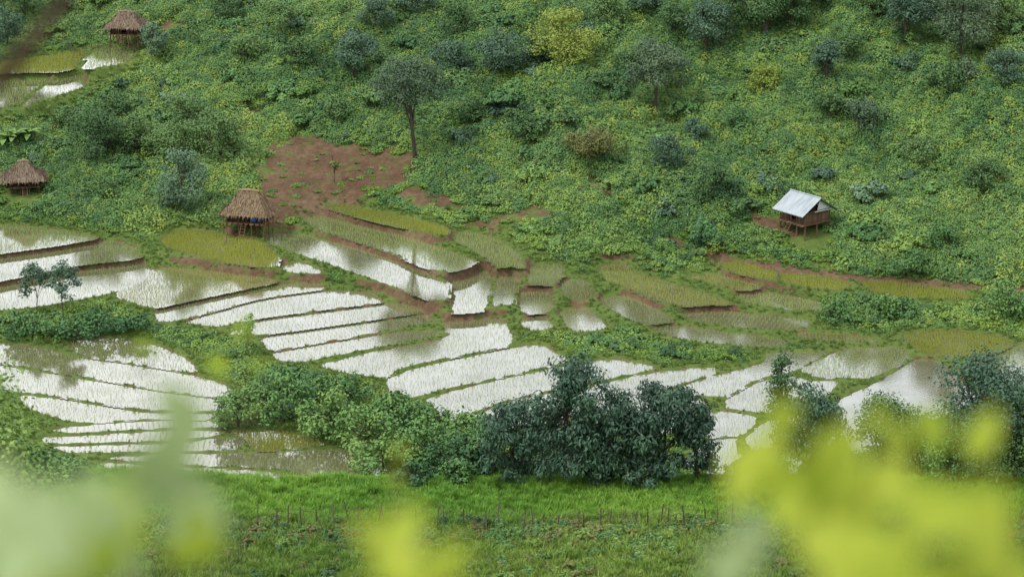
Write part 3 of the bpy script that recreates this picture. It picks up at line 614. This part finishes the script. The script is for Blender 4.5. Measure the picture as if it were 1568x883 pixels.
mb=MB(); box(mb,[.9,-1.42,1.45],[.34,.05,.55],0,.4); box(mb,[1.45,-1.43,1.4],[.2,.05,.4],0,.8); add_obj('hanging_cloth',mb.mesh('cloth',[m_blue]),E)
mb=MB(); tube(mb,[[-1.3,-1.9,.0],[-1.3,-1.9,.7]],[.28,.22],10); tube(mb,[[1.9,-1.7,-.1],[2.3,-1.9,1.5]],[.05,.04],6); tube(mb,[[-2.,-1.7,-.1],[-2.,-1.7,1.8]],[.06,.05],6); add_obj('basket_and_poles',mb.mesh('basket',[m_wood]),E)
E=hut('round_thatched_hut','b',math.radians(12),.98)
hut_base(E,2.6,2.2,.6,.9,2,False,m_woodd); add_obj('thatch_roof',thatch_roof(4.1,3.7,1.25,2.75,.7,2).mesh('roof',[m_thatchg]),E)
E=hut('ridge_thatched_hut','c',math.radians(-8),.95)
hut_base(E,3.2,2.5,.8,1.1,3,False,m_woodd); add_obj('thatch_roof',thatch_roof(4.5,3.7,1.6,3.1,1.6,3).mesh('roof',[m_thatchg]),E)
E=hut('metal_roofed_stilt_hut','d',math.radians(-52),.97)
hut_base(E,3.1,3.0,.8,1.15,4,False,m_wood)
def corr(mb,x0,x1,y0,z0,y1,z1,nn=96):
    V=[];F=[]
    for i in range(nn+1):
        x=x0+(x1-x0)*i/nn; dz=.03*math.sin(i*math.pi/2)
        V+=[[x,y0,z0+dz],[x,y1,z1+dz]]
    for i in range(nn): F.append([2*i,2*i+2,2*i+3,2*i+1])
    mb.add(V,F,0,.5)
mb=MB(); zr=3.15; ze=1.9
corr(mb,-1.95,1.95,-2.25,ze-.12,0,zr); corr(mb,-1.95,1.95,0,zr,2.25,ze-.12)
corr(mb,-1.95,1.95,-2.25,ze-.16,0,zr-.04); corr(mb,-1.95,1.95,0,zr-.04,2.25,ze-.16)
tube(mb,[[-2,0,zr+.03],[2,0,zr+.03]],[.06,.06],8)
add_obj('corrugated_roof',mb.mesh('roof',[m_metal],),E)
mb=MB()
for x in (-1.85,0,1.85):
    tube(mb,[[x,-2.2,ze-.22],[x,0,zr-.12]],[.04,.04],5); tube(mb,[[x,2.2,ze-.22],[x,0,zr-.12]],[.04,.04],5); tube(mb,[[x,-1.5,ze-.02],[x,1.5,ze-.02]],[.04,.04],5)
add_obj('rafters',mb.mesh('rafters',[m_woodd]),E)
mb=MB(); mb.add([[1.62,-.1,2.0],[1.62,1.5,2.0],[1.62,1.3,2.3],[1.62,.15,2.9]],[[0,1,2,3]]); box(mb,[1.66,.5,1.86],[.04,1.9,.16]); add_obj('gable_sheet',mb.mesh('sheet',[m_white]),E)
def fence(name,pts,hgt=.95,rails=False,jit=.12,seed=0,rad=.045):
    r=np.random.default_rng(seed); mb=MB(); W=[ground(u,v)[0] for u,v in pts]; tops=[]
    for g in W:
        z=float(look(Z,np.array([g[0]]),np.array([g[1]]))[0]); h=hgt*r.uniform(.8,1.2); t=[g[0]+r.normal()*jit,g[1]+r.normal()*jit,z+h]; tube(mb,[[g[0],g[1],z-.2],t],[rad,rad*.75],5,0,r.random()); tops.append(t)
    if rails:
        for a,b in zip(tops[:-1],tops[1:]):
            for q in (.2,.5): tube(mb,[np.array(a)-[0,0,q],np.array(b)-[0,0,q]],[.012,.012],4)
    add_obj(name,mb.mesh('fence',[m_post]))
fence('field_fence',[(u+R.normal()*5,812+4*math.sin(u*.01)+R.normal()*1.5) for u in range(395,1130,22)],1.5,True,.18,seed=1,rad=.05)
fence('field_fence',[(150,852),(160,858),(168,866),(176,874),(188,882)],1.6,True,seed=2,rad=.06)
fence('field_fence',[(1500,806),(1508,812),(1520,815),(1532,816),(1545,816),(1558,816),(1568,820)],1.9,True,seed=3,rad=.06)
fence('village_fence',[(u,70+.02*(u-100)) for u in range(60,240,9)],1.0,True,.06,4)
fence('terrace_stakes',[(1063,668),(1070,664),(430,352),(345,372),(512,262)],1.6,False,.15,5)
# ------------------------------------------------------------------ out-of-focus shrubs right by the viewpoint
def near_leaf(mb,c,a,nrm,L,W,m,lv):
    a=unit(a); nrm=unit(nrm-a*np.dot(nrm,a)); b=np.cross(nrm,a); T=np.linspace(-.5,.5,8); V=[];F=[]
    for t in T:
        w=W*.5*max(.03,math.cos(t*math.pi)**.7)*(1-.35*t); p_=c+a*L*t-nrm*L*.35*t*t; V+=[p_-b*w+nrm*w*.25,p_,p_+b*w+nrm*w*.25]
    for j in range(7): F+=[[3*j,3*j+1,3*j+4,3*j+3],[3*j+1,3*j+2,3*j+5,3*j+4]]
    mb.add(V,F,m,lv)
def near_shrub(name,root,items,seed):
    r=np.random.default_rng(seed); mb=MB(); gz=float(h0(root[0],root[1])); root=np.array([root[0],root[1],gz])
    hub=root+np.array([0,0,.6]); tube(mb,[root-[0,0,.1],hub],[.018,.013],7)
    for (u,v,D,sz,n,m) in items:
        c=CAM+sight(u,v)*D; mid=(hub+c)/2-np.array([0,0,.12]); tube(mb,[hub,mid,c-np.array([0,0,sz*.5])],[.007,.003,.0012],5)
        for i in range(n):
            q=c+r.normal(size=3)*sz*.36*np.array([1,1.2,.8]) if n>1 else c
            near_leaf(mb,q,np.array([r.normal()*.8,r.normal()*.4,.8*r.choice([-1,1,-1])]),np.array([r.normal()*.4,-1,.8+r.normal()*.3]),sz*r.uniform(.85,1.2),sz*r.uniform(.55,.75),m,r.random())
    add_obj(name,mb.mesh('near_shrub',[m_bark,m_near,m_nearp],True))
near_shrub('foreground_shrub',(-.5,2.4),[(268,690,2.8,.08,2,2),(252,755,2.8,.095,3,2),(262,720,2.8,.09,2,2),(255,800,2.7,.07,2,1),(60,800,2.3,.085,3,2),(120,850,2.4,.075,3,1),(0,780,2.4,.07,2,2),(190,770,2.7,.06,2,1),(180,850,2.5,.05,2,2),(335,560,4.2,.045,1,1),(220,530,4.2,.045,1,1),(372,505,4.2,.04,1,1),(395,560,4.2,.03,1,1),(20,870,2.,.08,3,2)],11)
near_shrub('foreground_shrub',(-.1,2.4),[(615,850,2.5,.065,3,1),(655,875,2.5,.06,2,1),(590,885,2.5,.06,2,1),(608,735,3.8,.03,1,1),(612,690,3.8,.025,1,1)],12)
near_shrub('foreground_shrub',(.6,2.4),[(1185,730,2.6,.08,3,1),(1255,725,2.6,.085,3,1),(1220,770,2.6,.085,3,1),(1350,650,3.2,.06,2,1),(1420,685,3.,.075,2,1),(1310,775,2.6,.08,3,1),(1375,800,2.5,.07,2,1),(1440,840,2.2,.085,4,1),(1515,865,2.2,.075,3,1),(1390,875,2.1,.08,3,1),(1180,860,2.3,.06,2,2),(1240,830,2.4,.06,2,1),(1415,760,2.6,.05,1,1),(1290,870,2.2,.06,2,1)],13)
mb=MB(); q=lambda u,v,D:CAM+sight(u,v)*D
rx,ry=-1.25,4.2
tube(mb,[np.array([rx,ry,float(h0(rx,ry))-.1]),np.array([rx-.05,ry,58.6]),q(-130,230,4.3),q(-30,160,4.2),q(8,112,4.2),q(45,68,4.2),q(95,8,4.2),q(130,-60,4.2),q(180,-160,4.2)],[.04,.03,.02,.017,.015,.014,.012,.009,.004],7)
tube(mb,[q(10,108,4.2),q(24,78,4.2),q(44,74,4.22)],[.007,.006,.004],5)
for (u,v) in [(150,-110),(190,-170),(120,-90),(-120,200),(-90,170)]: near_leaf(mb,q(u,v,4.2),np.array([1.,0,.5]),np.array([0,-1.,.5]),.1,.05,1,.4)
add_obj('overhanging_tree',mb.mesh('twig',[m_woodd,m_dark],True))
# ------------------------------------------------------------------ light, sky, camera
EL=math.radians(55); AZ=math.radians(-120)
w=bpy.data.worlds.new('World'); scene.world=w; w.use_nodes=True; nt=w.node_tree; nt.nodes.clear(); N=nt.nodes;Lk=nt.links
sky=N.new('ShaderNodeTexSky'); sky.sky_type='NISHITA'; sky.sun_disc=False; sky.sun_elevation=EL; sky.sun_rotation=AZ
tc=N.new('ShaderNodeTexCoord'); nz=N.new('ShaderNodeTexNoise'); nz.inputs['Scale'].default_value=3.0; nz.inputs['Detail'].default_value=7; mp=N.new('ShaderNodeMapping'); mp.inputs['Scale'].default_value=(1,1,2.5); Lk.new(tc.outputs['Generated'],mp.inputs[0]); Lk.new(mp.outputs[0],nz.inputs['Vector'])
cr=ramp(N,[(.35,(.70,.735,.78)),(.65,(1.,1.,1.))]); Lk.new(nz.outputs[0],cr.inputs[0])
sc=N.new('ShaderNodeVectorMath'); sc.operation='SCALE'; sc.inputs['Scale'].default_value=14.8; Lk.new(cr.outputs[0],sc.inputs[0])
mx=N.new('ShaderNodeMix'); mx.data_type='RGBA'; mx.inputs[0].default_value=.86; Lk.new(sky.outputs[0],mx.inputs[6]); Lk.new(sc.outputs[0],mx.inputs[7])
bg=N.new('ShaderNodeBackground'); bg.inputs[1].default_value=.12; Lk.new(mx.outputs[2],bg.inputs[0]); wo=N.new('ShaderNodeOutputWorld'); Lk.new(bg.outputs[0],wo.inputs[0])
sl=bpy.data.lights.new('sun','SUN'); sl.energy=2.5; sl.angle=math.radians(12); sl.color=(1,.96,.89); so_=bpy.data.objects.new('sun',sl); scene.collection.objects.link(so_)
sd=Vector((math.sin(AZ)*math.cos(EL),math.cos(AZ)*math.cos(EL),math.sin(EL))); so_.rotation_euler=sd.to_track_quat('Z','Y').to_euler()
cd=bpy.data.cameras.new('camera'); co=bpy.data.objects.new('camera',cd); scene.collection.objects.link(co); co.location=tuple(CAM); co.rotation_euler=(math.pi/2-PITCH,0,0)
cd.sensor_width=36; cd.lens=36*FL/1568; cd.clip_start=.1; cd.clip_end=2500; cd.dof.use_dof=True; cd.dof.focus_distance=190; cd.dof.aperture_fstop=2.0
scene.camera=co
scene.view_settings.view_transform='Standard'; scene.view_settings.look='None'; scene.view_settings.exposure=0
print('done',time.time()-T0)
